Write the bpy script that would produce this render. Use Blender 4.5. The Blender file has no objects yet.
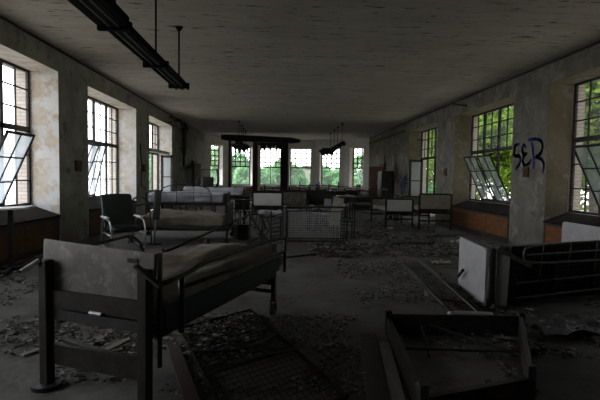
import bpy, math, random
from mathutils import Vector, Matrix, noise
S = bpy.context.scene
COL = S.collection
PI = math.pi
R = math.radians

# ------------------------------------------------------------------ camera
CAMZ = 1.5
yaw = math.atan(23/450); pit = math.atan(23/450); roll = R(0.9)
Fw = Vector((math.sin(yaw)*math.cos(pit), math.cos(yaw)*math.cos(pit), -math.sin(pit)))
Rt = Vector((math.cos(yaw), -math.sin(yaw), 0)); Up = Rt.cross(Fw)
R2 = Rt*math.cos(roll)+Up*math.sin(roll); U2 = Up*math.cos(roll)-Rt*math.sin(roll)
CP = Vector((0, 0, CAMZ))
cd = bpy.data.cameras.new('camera'); cd.lens = 27; cd.sensor_width = 36; cd.clip_start = .05; cd.clip_end = 400
cam = bpy.data.objects.new('camera', cd); COL.objects.link(cam)
M = Matrix.Identity(4)
for i in range(3):
    M[i][0] = R2[i]; M[i][1] = U2[i]; M[i][2] = -Fw[i]; M[i][3] = CP[i]
cam.matrix_world = M
S.camera = cam

# ------------------------------------------------------------------ sky and exposure
w = bpy.data.worlds.new('overcast'); S.world = w; w.use_nodes = True
nt = w.node_tree; nt.nodes.clear()
tc = nt.nodes.new('ShaderNodeTexCoord'); sp = nt.nodes.new('ShaderNodeSeparateXYZ')
rp = nt.nodes.new('ShaderNodeValToRGB'); bg = nt.nodes.new('ShaderNodeBackground'); ow = nt.nodes.new('ShaderNodeOutputWorld')
nt.links.new(tc.outputs['Generated'], sp.inputs[0]); nt.links.new(sp.outputs['Z'], rp.inputs[0])
mp = nt.nodes.new('ShaderNodeMapRange'); mp.inputs[1].default_value = -.85; mp.inputs[2].default_value = 1   # thick cloud, brighter towards the hidden sun at the left
mp.inputs[3].default_value = .25; mp.inputs[4].default_value = 11
vd = nt.nodes.new('ShaderNodeVectorMath'); vd.operation = 'DOT_PRODUCT'; vd.inputs[1].default_value = (-.72, .62, .05); nt.links.new(tc.outputs['Generated'], vd.inputs[0])
nt.links.new(vd.outputs['Value'], mp.inputs[0]); nt.links.new(mp.outputs[0], bg.inputs[1])
nt.links.new(rp.outputs[0], bg.inputs[0]); nt.links.new(bg.outputs[0], ow.inputs[0])
e = rp.color_ramp.elements
e[0].position = 0.0; e[0].color = (.97, .97, 1, 1)
e[1].position = 1.0; e[1].color = (.84, .91, 1, 1)
S.view_settings.view_transform = 'Standard'; S.view_settings.look = 'None'
S.view_settings.gamma = 1; S.view_settings.use_curve_mapping = False
S.view_settings.exposure = -0.38

# ------------------------------------------------------------------ helpers
def at(px, py, Y):
    d = Fw + R2*((px-300)/450) + U2*((200-py)/450)
    return CP + d*(Y/d.y)
def gr(px, py, z=0):
    d = Fw + R2*((px-300)/450) + U2*((200-py)/450)
    return CP + d*((z-CAMZ)/d.z)

class MB:
    def __init__(s): s.v = []; s.f = []
    def add(s, vs, fs):
        n = len(s.v); s.v += [tuple(v) for v in vs]; s.f += [tuple(i+n for i in f) for f in fs]; return s
    def box(s, a, b, m=None):
        x0, y0, z0 = a; x1, y1, z1 = b
        vs = [Vector(p) for p in ((x0,y0,z0),(x1,y0,z0),(x1,y1,z0),(x0,y1,z0),(x0,y0,z1),(x1,y0,z1),(x1,y1,z1),(x0,y1,z1))]
        if m: vs = [m @ v for v in vs]
        return s.add(vs, [(0,3,2,1),(4,5,6,7),(0,1,5,4),(1,2,6,5),(2,3,7,6),(3,0,4,7)])
    def bar(s, p, q, wd, th, up=(0, 0, 1)):
        p = Vector(p); q = Vector(q); d = (q-p).normalized(); u = Vector(up)
        if abs(d.dot(u)) > .98: u = Vector((0, 1, 0)) if abs(d.y) < .9 else Vector((1, 0, 0))
        a = d.cross(u).normalized()*wd/2; b = a.cross(d).normalized()*th/2
        vs = [p-a-b, p+a-b, p+a+b, p-a+b, q-a-b, q+a-b, q+a+b, q-a+b]
        return s.add(vs, [(0,3,2,1),(4,5,6,7),(0,1,5,4),(1,2,6,5),(2,3,7,6),(3,0,4,7)])
    def tube(s, pts, r, n=8, cap=True):
        pts = [Vector(p) for p in pts]; rings = []
        t0 = (pts[1]-pts[0]).normalized(); u = Vector((0, 0, 1))
        if abs(t0.dot(u)) > .95: u = Vector((1, 0, 0))
        a = t0.cross(u).normalized(); base = len(s.v)
        for i, p in enumerate(pts):
            if i == 0: t = t0
            elif i == len(pts)-1: t = (pts[i]-pts[i-1]).normalized()
            else: t = ((pts[i+1]-p).normalized()+(p-pts[i-1]).normalized())
            if t.length < 1e-6: t = t0
            t.normalize(); a = (a - t*a.dot(t)).normalized(); b = t.cross(a)
            rr = r[i] if isinstance(r, (list, tuple)) else r
            s.v += [tuple(p + (a*math.cos(2*PI*k/n)+b*math.sin(2*PI*k/n))*rr) for k in range(n)]
        for i in range(len(pts)-1):
            for k in range(n):
                k2 = (k+1) % n
                s.f.append((base+i*n+k, base+i*n+k2, base+(i+1)*n+k2, base+(i+1)*n+k))
        if cap:
            s.f.append(tuple(base+k for k in reversed(range(n))))
            s.f.append(tuple(base+(len(pts)-1)*n+k for k in range(n)))
        return s
    def rbox(s, c, h, r, n=6, disp=None, m=None):
        """rounded box, centre c, half sizes h, corner radius r"""
        def axis(hh):
            k = max(2, n); inner = [-(hh-r)+2*(hh-r)*i/k for i in range(k+1)]
            return [-hh, -(hh-r*.3), -(hh-r*.65)] + inner + [hh-r*.65, hh-r*.3, hh]
        A = [axis(x) for x in h]; c = Vector(c); idx = {}; base = len(s.v)
        N = len(A[0])-1
        def vid(i, j, k):
            key = (i, j, k)
            if key in idx: return idx[key]
            p = Vector((A[0][i], A[1][j], A[2][k]))
            q = Vector([max(-(h[a]-r), min(h[a]-r, p[a])) for a in range(3)])
            d = p-q
            if d.length > 1e-9: p = q + d.normalized()*r
            if disp: p = disp(p)
            p = p + c
            if m: p = m @ p
            idx[key] = len(s.v); s.v.append(tuple(p)); return idx[key]
        for i in range(N):
            for j in range(N):
                s.f.append((vid(i,j,0), vid(i,j+1,0), vid(i+1,j+1,0), vid(i+1,j,0)))
                s.f.append((vid(i,j,N), vid(i+1,j,N), vid(i+1,j+1,N), vid(i,j+1,N)))
                s.f.append((vid(i,0,j), vid(i+1,0,j), vid(i+1,0,j+1), vid(i,0,j+1)))
                s.f.append((vid(i,N,j), vid(i,N,j+1), vid(i+1,N,j+1), vid(i+1,N,j)))
                s.f.append((vid(0,i,j), vid(0,i,j+1), vid(0,i+1,j+1), vid(0,i+1,j)))
                s.f.append((vid(N,i,j), vid(N,i+1,j), vid(N,i+1,j+1), vid(N,i,j+1)))
        return s
    def prism(s, outline, off):
        """outline: list of 3-D points (flat), off: extrusion vector"""
        n = len(outline); o = [Vector(p) for p in outline]; off = Vector(off)
        vs = o + [p+off for p in o]
        fs = [tuple(reversed(range(n))), tuple(range(n, 2*n))] + [(i, (i+1) % n, n+(i+1) % n, n+i) for i in range(n)]
        return s.add(vs, fs)
    def cyl(s, p, q, r, n=12): return s.tube([p, q], r, n)
    def build(s, name, mat, parent=None, world=False, smooth=False, bevel=0):
        me = bpy.data.meshes.new(name)
        vs = s.v
        if world and parent is not None:
            top = parent
            while top.parent: top = top.parent
            inv = top.matrix_basis.inverted(); vs = [tuple(inv @ Vector(v)) for v in vs]
        me.from_pydata(vs, [], s.f); me.update()
        me.materials.append(mat)
        if smooth:
            for p in me.polygons: p.use_smooth = True
        o = bpy.data.objects.new(name, me); COL.objects.link(o)
        if parent is not None: o.parent = parent
        if bevel:
            b = o.modifiers.new('bevel', 'BEVEL'); b.width = bevel; b.segments = 2; b.limit_method = 'ANGLE'
        return o

def curve(pts, it=2):
    """round the corners of a polyline, ends kept"""
    p = [Vector(q) for q in pts]
    for _ in range(it):
        o = [p[0]]
        for i in range(len(p)-1):
            a, b = p[i], p[i+1]
            if i > 0: o.append(a*.75+b*.25)
            if i < len(p)-2: o.append(a*.25+b*.75)
        o.append(p[-1]); p = o
    return p

def tag(o, label, cat, group=None):
    o['label'] = label; o['category'] = cat
    if group: o['group'] = group
    return o
def thing(name, label, cat, loc=(0, 0, 0), rz=0, group=None):
    o = bpy.data.objects.new(name, None); o.empty_display_size = .1; COL.objects.link(o)
    o.location = loc; o.rotation_euler = (0, 0, rz)
    o.matrix_basis = Matrix.Translation(Vector(loc)) @ Matrix.Rotation(rz, 4, 'Z')
    return tag(o, label, cat, group)
def struct(o): o['kind'] = 'structure'; return o
def dup(o, loc=None, rz=None, label=None, parent=None):
    kids = [c for c in bpy.data.objects if c.parent == o]
    c = o.copy(); COL.objects.link(c)
    if parent is not None: c.parent = parent
    if loc is not None: c.location = loc
    if rz is not None: c.rotation_euler = (0, 0, rz)
    if label: c['label'] = label
    for k in kids: dup(k, parent=c)
    return c

# ------------------------------------------------------------------ materials
def mat(name, c1, c2=None, scale=4, rough=.8, metal=0, bump=0, detail=6, contrast=(.35, .65), stretch=(1, 1, 1), c3=None, s3=1.5, t3=(.55, .6), bscale=None, spec=.3):
    m = bpy.data.materials.new(name); m.use_nodes = True; n = m.node_tree; L = n.links
    b = n.nodes['Principled BSDF']; b.inputs['Roughness'].default_value = rough; b.inputs['Metallic'].default_value = metal
    b.inputs['Specular IOR Level'].default_value = spec
    if c2 is None: c2 = tuple(x*.8 for x in c1)
    g = n.nodes.new('ShaderNodeNewGeometry'); mp = n.nodes.new('ShaderNodeMapping'); mp.inputs['Scale'].default_value = stretch
    L.new(g.outputs['Position'], mp.inputs[0])
    t = n.nodes.new('ShaderNodeTexNoise'); t.inputs['Scale'].default_value = scale; t.inputs['Detail'].default_value = detail
    t.inputs['Roughness'].default_value = .65
    L.new(mp.outputs[0], t.inputs[0])
    r = n.nodes.new('ShaderNodeValToRGB'); r.color_ramp.elements[0].position = contrast[0]; r.color_ramp.elements[1].position = contrast[1]
    r.color_ramp.elements[0].color = (*c1, 1); r.color_ramp.elements[1].color = (*c2, 1)
    L.new(t.outputs[0], r.inputs[0]); out = r.outputs[0]
    if c3:
        t3n = n.nodes.new('ShaderNodeTexNoise'); t3n.inputs['Scale'].default_value = s3; t3n.inputs['Detail'].default_value = 9
        t3n.inputs['Roughness'].default_value = .7
        L.new(mp.outputs[0], t3n.inputs[0])
        r3 = n.nodes.new('ShaderNodeValToRGB'); r3.color_ramp.elements[0].position = t3[0]; r3.color_ramp.elements[1].position = t3[1]
        L.new(t3n.outputs[0], r3.inputs[0])
        mx = n.nodes.new('ShaderNodeMix'); mx.data_type = 'RGBA'
        L.new(r3.outputs[0], mx.inputs[0]); L.new(out, mx.inputs[6]); mx.inputs[7].default_value = (*c3, 1); out = mx.outputs[2]
    L.new(out, b.inputs['Base Color'])
    if bump:
        t2 = n.nodes.new('ShaderNodeTexNoise'); t2.inputs['Scale'].default_value = bscale or scale*3; t2.inputs['Detail'].default_value = 6
        L.new(mp.outputs[0], t2.inputs[0])
        bp = n.nodes.new('ShaderNodeBump'); bp.inputs['Strength'].default_value = bump; bp.inputs['Distance'].default_value = .03
        L.new(t2.outputs[0], bp.inputs['Height']); L.new(bp.outputs[0], b.inputs['Normal'])
    return m

def brick_mat(name, axes):
    m = bpy.data.materials.new(name); m.use_nodes = True; n = m.node_tree; L = n.links
    b = n.nodes['Principled BSDF']; b.inputs['Roughness'].default_value = .9
    g = n.nodes.new('ShaderNodeNewGeometry'); s_ = n.nodes.new('ShaderNodeSeparateXYZ'); a = n.nodes.new('ShaderNodeMath'); a.operation = 'ADD'
    c = n.nodes.new('ShaderNodeCombineXYZ'); L.new(g.outputs['Position'], s_.inputs[0])
    L.new(s_.outputs['X'], a.inputs[0]); L.new(s_.outputs['Y'], a.inputs[1]); L.new(a.outputs[0], c.inputs[0]); L.new(s_.outputs['Z'], c.inputs[1])
    k = n.nodes.new('ShaderNodeTexBrick'); k.inputs['Scale'].default_value = 1
    k.inputs['Brick Width'].default_value = .22; k.inputs['Row Height'].default_value = .075 if axes == 0 else .16
    k.inputs['Mortar Size'].default_value = .008 if axes == 0 else .014
    k.inputs['Color1'].default_value = (.66,.58,.50, 1); k.inputs['Color2'].default_value = (.56,.47,.40, 1); k.inputs['Mortar'].default_value = (.36,.33,.30, 1)
    L.new(c.outputs[0], k.inputs[0]); L.new(k.outputs[0], b.inputs['Base Color'])
    return m

MT = {}
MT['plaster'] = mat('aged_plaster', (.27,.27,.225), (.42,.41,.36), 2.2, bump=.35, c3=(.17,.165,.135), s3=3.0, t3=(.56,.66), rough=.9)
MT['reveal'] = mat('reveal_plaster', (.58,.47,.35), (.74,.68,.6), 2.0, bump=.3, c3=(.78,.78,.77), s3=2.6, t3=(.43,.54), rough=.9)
MT['plaster_shaded'] = mat('shaded_wall_plaster', (.13,.125,.10), (.22,.21,.18), 2.2, bump=.35, c3=(.28,.27,.24), s3=2.6, t3=(.52,.64), rough=.9)  # darker copy of the plaster, shade of the right wall put into its colour
MT['reveal_shaded'] = mat('shaded_reveal_plaster', (.17,.145,.095), (.26,.23,.165), 2.0, bump=.3, c3=(.34,.33,.30), s3=2.4, t3=(.55,.65), rough=.9)  # right reveals: their dimmer light is painted in as a darker plaster
MT['ceiling'] = mat('peeling_ceiling', (.47,.44,.39), (.58,.55,.49), 1.2, bump=.9, stretch=(.5,2.2,1), bscale=5, c3=(.13,.12,.095), s3=5, t3=(.575,.63), rough=.92)
MT['floor'] = mat('dusty_floor', (.085,.08,.072), (.15,.143,.13), 1.1, bump=.5, bscale=14, c3=(.045,.042,.037), s3=1.7, t3=(.52,.68), rough=.85)
MT['brick'] = brick_mat('outer_brick', 0)
MT['brick_red'] = brick_mat('far_brick', 1)
MT['steel'] = mat('dark_steel', (.018,.018,.017), (.045,.042,.038), 14, rough=.6, spec=.4)
MT['bedmetal'] = mat('bed_metal_brown', (.022,.019,.016), (.042,.037,.030), 10, rough=.55, metal=.2, bump=.1)
MT['rail'] = mat('worn_rail', (.02,.018,.016), (.05,.047,.043), 16, rough=.45, metal=.4)
MT['chrome'] = mat('dull_chrome', (.5,.51,.52), (.68,.68,.68), 20, rough=.3, metal=.85)
MT['rail_light'] = mat('rubbed_grey_tube', (.11,.105,.10), (.2,.195,.185), 16, rough=.5, metal=.2)
MT['alu'] = mat('dull_aluminium', (.35,.35,.35), (.5,.5,.5), 12, rough=.5, metal=.5)
MT['panel_grey'] = mat('grey_laminate', (.15,.14,.125), (.23,.215,.195), 7, rough=.5, c3=(.42,.41,.39), s3=6, t3=(.54,.70))
MT['panel_white'] = mat('white_laminate', (.66,.66,.65), (.78,.77,.75), 5, rough=.5, c3=(.45,.43,.4), s3=7, t3=(.66,.8))
MT['panel_beige'] = mat('beige_laminate', (.30,.29,.22), (.38,.36,.28), 5, rough=.6)
MT['mattress'] = mat('brown_grey_ticking', (.15,.127,.10), (.25,.22,.18), 3.5, rough=.9, bump=.4, c3=(.08,.068,.055), s3=4, t3=(.6,.75))
MT['plastic_sheet'] = mat('dusty_plastic', (.34,.36,.40), (.6,.62,.66), 6, rough=.35, bump=.9, bscale=9, spec=.5)
MT['green_side'] = mat('green_vinyl', (.02,.045,.034), (.03,.058,.044), 5, rough=.6)
MT['vinyl'] = mat('dark_green_vinyl', (.012,.018,.015), (.022,.03,.026), 5, rough=.4, spec=.5)
MT['black'] = mat('black_plastic', (.012,.012,.012), (.03,.03,.03), 8, rough=.5)
MT['rust'] = mat('orange_rust_wood', (.24,.10,.035), (.15,.065,.022), 4, rough=.75, stretch=(1,1,2.5), c3=(.09,.05,.03), s3=2.5, t3=(.55,.7))
MT['rust_dim'] = mat('brown_stained_wood', (.16,.085,.04), (.09,.05,.028), 4, rough=.8)
MT['wood'] = mat('dark_brown_wood', (.07,.035,.02), (.12,.06,.035), 6, rough=.75, bump=.3)
MT['plank'] = mat('grey_plank', (.16,.145,.125), (.26,.24,.21), 5, rough=.85, stretch=(1,.2,1), bump=.2)
MT['redplank'] = mat('reddish_plank', (.07,.042,.033), (.045,.03,.024), 5, rough=.8)
MT['board_tan'] = mat('tan_board', (.42,.37,.30), (.55,.5,.43), 6, rough=.8)
MT['paper'] = mat('pale_paper', (.62,.62,.6), (.5,.49,.46), 8, rough=.9)
MT['debris'] = mat('paint_flakes', (.13,.12,.105), (.33,.31,.28), 25, rough=.9, detail=2, contrast=(.4,.6))
MT['debris_dark'] = mat('dark_rubble', (.03,.026,.022), (.09,.08,.068), 25, rough=.95, detail=2, contrast=(.4,.6))
MT['trimwhite'] = mat('white_paint', (.72,.69,.64), (.84,.82,.78), 4, rough=.7)
MT['teal'] = mat('teal_paint', (.06,.12,.12), (.09,.16,.16), 4, rough=.6)
MT['blue'] = mat('blue_spray_paint', (.010,.022,.16), (.015,.03,.22), 8, rough=.7)
MT['orange'] = mat('orange_spray_paint', (.42,.13,.05), (.3,.1,.05), 8, rough=.8)
MT['white_spray'] = mat('white_spray_paint', (.55,.55,.55), (.4,.4,.42), 8, rough=.8)
MT['red_spray'] = mat('red_spray_paint', (.3,.08,.08), (.22,.07,.07), 8, rough=.8)
MT['bark'] = mat('bark', (.08,.06,.045), (.14,.11,.08), 8, rough=.95, bump=.5)
MT['bounce_ground'] = mat('pale_bounce_ground', (.30,.26,.20), (.42,.38,.30), 1.5, rough=.95)  # ground colour made pale to add bounce light on the ceiling
MT['fixture'] = mat('dark_fixture', (.006,.006,.006), (.013,.012,.011), 8, rough=.8, spec=.1)
MT['lens'] = mat('dusty_lens', (.11,.11,.105), (.16,.16,.155), 8, rough=.6)

def leaf_mat(name, a, b):
    m = bpy.data.materials.new(name); m.use_nodes = True; n = m.node_tree; L = n.links; n.nodes.clear()
    o = n.nodes.new('ShaderNodeOutputMaterial'); g = n.nodes.new('ShaderNodeNewGeometry')
    t = n.nodes.new('ShaderNodeTexNoise'); t.inputs['Scale'].default_value = 1.2; L.new(g.outputs['Position'], t.inputs[0])
    r = n.nodes.new('ShaderNodeValToRGB'); r.color_ramp.elements[0].position = .35; r.color_ramp.elements[1].position = .65
    r.color_ramp.elements[0].color = (*a, 1); r.color_ramp.elements[1].color = (*b, 1); L.new(t.outputs[0], r.inputs[0])
    d = n.nodes.new('ShaderNodeBsdfDiffuse'); tr = n.nodes.new('ShaderNodeBsdfTranslucent'); mx = n.nodes.new('ShaderNodeMixShader')
    mx.inputs[0].default_value = .5
    for q in (d, tr): L.new(r.outputs[0], q.inputs[0])
    L.new(d.outputs[0], mx.inputs[1]); L.new(tr.outputs[0], mx.inputs[2]); L.new(mx.outputs[0], o.inputs[0])
    return m
MT['leaf_r'] = leaf_mat('yellow_green_leaves', (.035,.085,.012), (.30,.46,.06))
MT['leaf_b'] = leaf_mat('fresh_green_leaves', (.09,.30,.10), (.36,.62,.30))

def glass_mat(name, dust, col):
    m = bpy.data.materials.new(name); m.use_nodes = True; n = m.node_tree; L = n.links; n.nodes.clear()
    o = n.nodes.new('ShaderNodeOutputMaterial'); a = n.nodes.new('ShaderNodeBsdfTransparent')
    d = n.nodes.new('ShaderNodeBsdfDiffuse'); t = n.nodes.new('ShaderNodeBsdfTranslucent'); gl = n.nodes.new('ShaderNodeBsdfGlossy')
    gl.inputs['Roughness'].default_value = .15
    for q in (d, t): q.inputs[0].default_value = (*col, 1)
    m1 = n.nodes.new('ShaderNodeMixShader'); m1.inputs[0].default_value = .6; L.new(d.outputs[0], m1.inputs[1]); L.new(t.outputs[0], m1.inputs[2])
    m2 = n.nodes.new('ShaderNodeMixShader'); m2.inputs[0].default_value = dust; L.new(a.outputs[0], m2.inputs[1]); L.new(m1.outputs[0], m2.inputs[2])
    m3 = n.nodes.new('ShaderNodeMixShader'); m3.inputs[0].default_value = .05; L.new(m2.outputs[0], m3.inputs[1]); L.new(gl.outputs[0], m3.inputs[2])
    L.new(m3.outputs[0], o.inputs[0])
    return m
MT['glass'] = glass_mat('dirty_glass', .04, (.8,.84,.86))
MT['shaded_glass'] = glass_mat('shaded_sash_glass', .5, (.27,.31,.29))  # dusty glass darkened for the right sashes, their shade put into the colour
MT['dusty_glass'] = glass_mat('dusty_sash_glass', .5, (.62,.68,.72))

# ------------------------------------------------------------------ room shell
XL, XR = -4.38, 5.6           # inner wall faces
FL, FR = -4.9, 6.1            # window frame planes
OL, OR = -5.22, 6.38          # outer faces
Y0, Y1 = -3.0, 27.45
ZC = 3.97; SILL = .85; LINT = 3.52
WL = [(1.2, 4.2), (5.6, 9.3), (10.7, 14.25), (15.65, 19.0)]
WR = [(5.5, 9.15), (10.55, 14.1), (15.65, 19.1)]
BAY = [(-4.38, 27.45), (-3.15, 29.0), (-1.4, 29.95), (.55, 30.2), (2.5, 29.95), (4.3, 29.0), (5.6, 27.45)]

m = MB(); m.box((XL-1, Y0-.4, -.2), (XR+1, Y1, 0)); m.prism([(x, y, -.2) for x, y in BAY] , (0, 0, .2))
floor = struct(m.build('floor', MT['floor']))
m = MB(); m.box((XL-.9, Y0-.4, ZC), (XR+.9, 30.6, ZC+.3))
struct(m.build('ceiling', MT['ceiling']))

def side_wall(name, xi, xf, xo, wins, s, mw, mr):
    lo = lambda a, b: (min(a, b), max(a, b))
    a, b = lo(xi, xf); c, d = lo(xf, xo)
    inn = MB(); rev = MB(); out = MB(); prev = Y0
    for k, (y0, y1) in enumerate(wins, 4-len(wins)):
        inn.box((a, prev, 0), (b, y0, ZC))
        inn.box((a, y0, LINT), (b, y1, ZC))
        out.box((c, prev, -6), (d, y0, ZC+1)); out.box((c, y0, LINT), (d, y1, ZC+1))
        out.box((c, y0, -6), (d, y1, SILL if k < 3 else .1))
        e1 = .004
        # thin plaster skins of the reveals
        rev.box((a+.003, y1-e1, 0), (b, y1, LINT)); rev.box((a+.003, y0, 0), (b, y0+e1, LINT)) ; rev.box((a+.003, y0, LINT-e1), (b, y1, LINT))
        prev = y1
    inn.box((a, prev, 0), (b, Y1, ZC)); out.box((c, prev, -6), (d, Y1, ZC+1))
    wl = struct(inn.build(name, mw))
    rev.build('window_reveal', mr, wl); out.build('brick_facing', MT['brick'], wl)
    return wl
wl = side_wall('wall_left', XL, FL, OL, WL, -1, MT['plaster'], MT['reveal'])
wr = side_wall('wall_right', XR, FR, OR, WR, 1, MT['plaster_shaded'], MT['reveal_shaded'])
m = MB(); m.box((XL-1, Y0-.3, 0), (XR+1, Y0, ZC))
struct(m.build('wall_behind', MT['plaster']))
# bay at the far end: piers and parapet
m = MB(); frames = []
for i in range(6):
    p = Vector((*BAY[i], 0)); q = Vector((*BAY[i+1], 0)); d = (q-p); Lh = d.length; d.normalize(); nrm = Vector((-d.y, d.x, 0))
    wdt = [1.05, 1.42, 1.45, 1.45, 1.38, 1.1][i]; a = p + d*((Lh-wdt)/2); b = p + d*((Lh+wdt)/2); T = .42
    def slab(u, v, z0, z1): m.prism([u+Vector((0,0,z0)), v+Vector((0,0,z0)), v+nrm*T+Vector((0,0,z0)), u+nrm*T+Vector((0,0,z0))], (0,0,z1-z0))
    slab(p, a, 0, ZC); slab(b, q, 0, ZC); slab(a, b, 0, .9); slab(a, b, 3.42, ZC)
    frames.append((a, b, nrm, d, wdt))
wb = struct(m.build('wall_back', MT['trimwhite']))
# cove line near the ceiling
for nm, x, s in (('trim_1', XL, 1), ('trim_2', XR, -1)):
    m = MB(); m.box((min(x, x+s*.03), Y0, ZC-.05), (max(x, x+s*.03), Y1, ZC-.02)); struct(m.build(nm, MT['steel']))
m = MB(); m.box((XR-.06, 19.7, 3.55), (XR, 27.3, 3.64)); struct(m.build('trim_3', MT['rust_dim']))
m = MB(); m.box((XL, 19.9, 3.5), (XL+.06, 27.3, 3.58)); struct(m.build('trim_4', MT['plaster']))

# ------------------------------------------------------------------ steel windows
TR = 2.35
def steel_window(n, xf, s, y0, y1, opens, lower=True):
    """s = +1 room lies toward +x"""
    L = y1-y0; u = L/4; x = xf - s*.06
    f = MB(); g = MB(); zb = SILL if lower else 0.12
    def bb(ya, yb, za, zb_, t=.05, xx=None): 
        c = x if xx is None else xx; f.box((c-t/2, ya, za), (c+t/2, yb, zb_))
    bb(y0, y1, LINT-.05, LINT-.003); bb(y0+.005, y0+.06, zb, LINT-.05); bb(y1-.06, y1-.005, zb, LINT-.05)
    bb(y0+.06, y1-.06, TR-.05, TR+.05, .06)
    if lower: bb(y0+.06, y1-.06, SILL, SILL+.05)
    for k in (1, 2, 3): bb(y0+k*u-.04, y0+k*u+.04, zb, LINT-.05, .06)
    for k in range(4):
        yc = y0+(k+.5)*u; bb(yc-.013, yc+.013, TR, LINT-.05, .03)
        for j in (1, 2):
            z = TR+(LINT-TR)*j/3; bb(y0+k*u, y0+(k+1)*u, z-.013, z+.013, .03)
        if lower and k not in opens:
            bb(yc-.013, yc+.013, SILL, TR, .03)
            for j in (1, 2):
                z = SILL+(TR-SILL)*j/3; bb(y0+k*u, y0+(k+1)*u, z-.013, z+.013, .03)
            g.box((x-.004, y0+k*u+.04, SILL+.05), (x+.004, y0+(k+1)*u-.04, TR-.05))
        g.box((x-.004, y0+k*u+.04, TR+.05), (x+.004, y0+(k+1)*u-.04, LINT-.05))
    w_ = struct(f.build('window_%d' % n, MT['steel']))
    g.build('window_pane', MT['glass'], w_)
    if lower:
        for k, ang in opens.items():
            ya, yb = y0+k*u+.05, y0+(k+1)*u-.05; H = TR-SILL-.1
            T = Matrix.Translation((x+s*.03, 0, SILL+.06)) @ Matrix.Rotation(s*R(ang), 4, 'Y')
            q = MB(); pn = MB()
            for za, zb2 in ((0, .045), (H-.045, H)): q.box((-.015, ya, za), (.015, yb, zb2), T)
            for a, b in ((ya, ya+.04), (yb-.04, yb)): q.box((-.015, a, 0), (.015, b, H), T)
            yc = (ya+yb)/2; q.box((-.012, yc-.013, 0), (.012, yc+.013, H), T)
            for j in (1, 2): q.box((-.012, ya, H*j/3-.013), (.012, yb, H*j/3+.013), T)
            pn.box((-.003, ya+.03, .03), (.003, yb-.03, H-.03), T)
            sa = q.build('open_sash', MT['steel'], w_); sa['label'] = 'lower sash tilted into the room'
            pn.build('sash_pane', MT['dusty_glass' if s > 0 else 'shaded_glass'], sa)
            ar = MB(); 
            p1 = T @ Vector((0, yb-.02, H*.72)); ar.bar(p1, (x+s*.03, yb-.02, SILL+H*.55), .012, .02)
            ar.build('stay_arm', MT['steel'], sa)
    # sill board
    return w_
steel_window(13, FL, 1, *WL[0], {})
WL = WL[1:]
steel_window(1, FL, 1, *WL[0], {2: 25, 1: 22})
steel_window(2, FL, 1, *WL[1], {1: 13, 0: 20})
w3 = steel_window(3, FL, 1, *WL[2], {}, lower=False)
steel_window(4, FR, -1, *WR[0], {2: 27, 1: 24})
steel_window(5, FR, -1, *WR[1], {2: 26, 1: 26})
w6 = steel_window(6, FR, -1, *WR[2], {}, lower=False)

# garden doors under the third windows
def leaf_door(n, x0, x1, y, y_a, y_b, xf, s, m1):
    f = MB(); g = MB()
    # open leaf, square to the wall
    a, b = min(x0, x1), max(x0, x1)
    for q in ((a, a+.09), (b-.09, b)): f.box((q[0], y-.02, .12), (q[1], y+.02, 2.3))
    f.box((a, y-.02, 2.2), (b, y+.02, 2.3)); f.box((a, y-.02, .12), (b, y+.02, .7)); f.box((a, y-.02, 1.4), (b, y+.02, 1.44))
    g.box((a+.09, y-.004, .7), (b-.09, y+.004, 2.2))
    d = struct(f.build('door_%d' % n, m1)); g.build('door_pane', MT['dusty_glass'], d)
    # fixed side lights beneath the transom
    f = MB(); g = MB()
    for yy in (y_a+.07, (y_a+y_b)/2):
        f.box((xf-s*.06-.025, yy-.04, .12), (xf-s*.06+.025, yy+.04, 2.3))
        g.box((xf-s*.06-.004, yy+.04, .9), (xf-s*.06+.004, yy+1.5, 2.3)); f.box((xf-s*.06-.02, yy+.04, .12), (xf-s*.06+.02, yy+1.5, .9))
    k = f.build('side_light', MT['teal'], d); g.build('side_light_pane', MT['glass'], k)
leaf_door(1, -4.72, -4.24, 18.55, WL[2][0], WL[2][1], FL, 1, MT['steel'])
leaf_door(2, FR-.02, XR-.1, 18.6, WR[2][0], WR[2][1], FR, -1, MT['steel'])
m = MB(); m.box((FL+.02, 15.7, 2.3), (XL+.02, 15.8, 2.42)); m.box((XL-.1, 15.7, 2.3), (XL+.02, 18.5, 2.42)); struct(m.build('trim_5', MT['trimwhite']))

# double-hung windows of the bay
for i, (a, b, nrm, d, wdt) in enumerate(frames):
    o = nrm*.36; f = MB(); z = Vector((0, 0, 1)); g = MB()
    A = a+o; B = b+o
    f.bar(A+z*.93, B+z*.93, .06, .06); f.bar(A+z*3.39, B+z*3.39, .06, .06)
    f.bar(A+d*.03+z*.9, A+d*.03+z*3.42, .06, .06, d); f.bar(B-d*.03+z*.9, B-d*.03+z*3.42, .06, .06, d)
    f.bar(A+z*2.12, B+z*2.12, .06, .08)
    nc = 4 if wdt > 1.2 else 3
    for k in range(1, nc): f.bar(A+d*(wdt*k/nc)+z*2.12, A+d*(wdt*k/nc)+z*3.4, .06, .06, d)
    for k in (1, 2, 3): f.bar(A+z*(2.12+1.27*k/4), B+z*(2.12+1.27*k/4), .06, .06)
    if i in (2,): f.bar(A+d*(wdt/2)+z*.93, A+d*(wdt/2)+z*2.12, .03, .04, d)
    w_ = struct(f.build('window_%d' % (7+i), MT['bedmetal' if i in (1, 2, 4) else 'rust_dim']))
    g.bar(A+z*2.15, A+z*2.15+d*wdt, .006, 2.42); 
    g.v = []; g.f = []
    q = nrm*.003
    g.prism([A-q+z*.95, B-q+z*.95, B-q+z*3.38, A-q+z*3.38], nrm*.006)
    g.build('window_pane', MT['glass'], w_)

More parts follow.
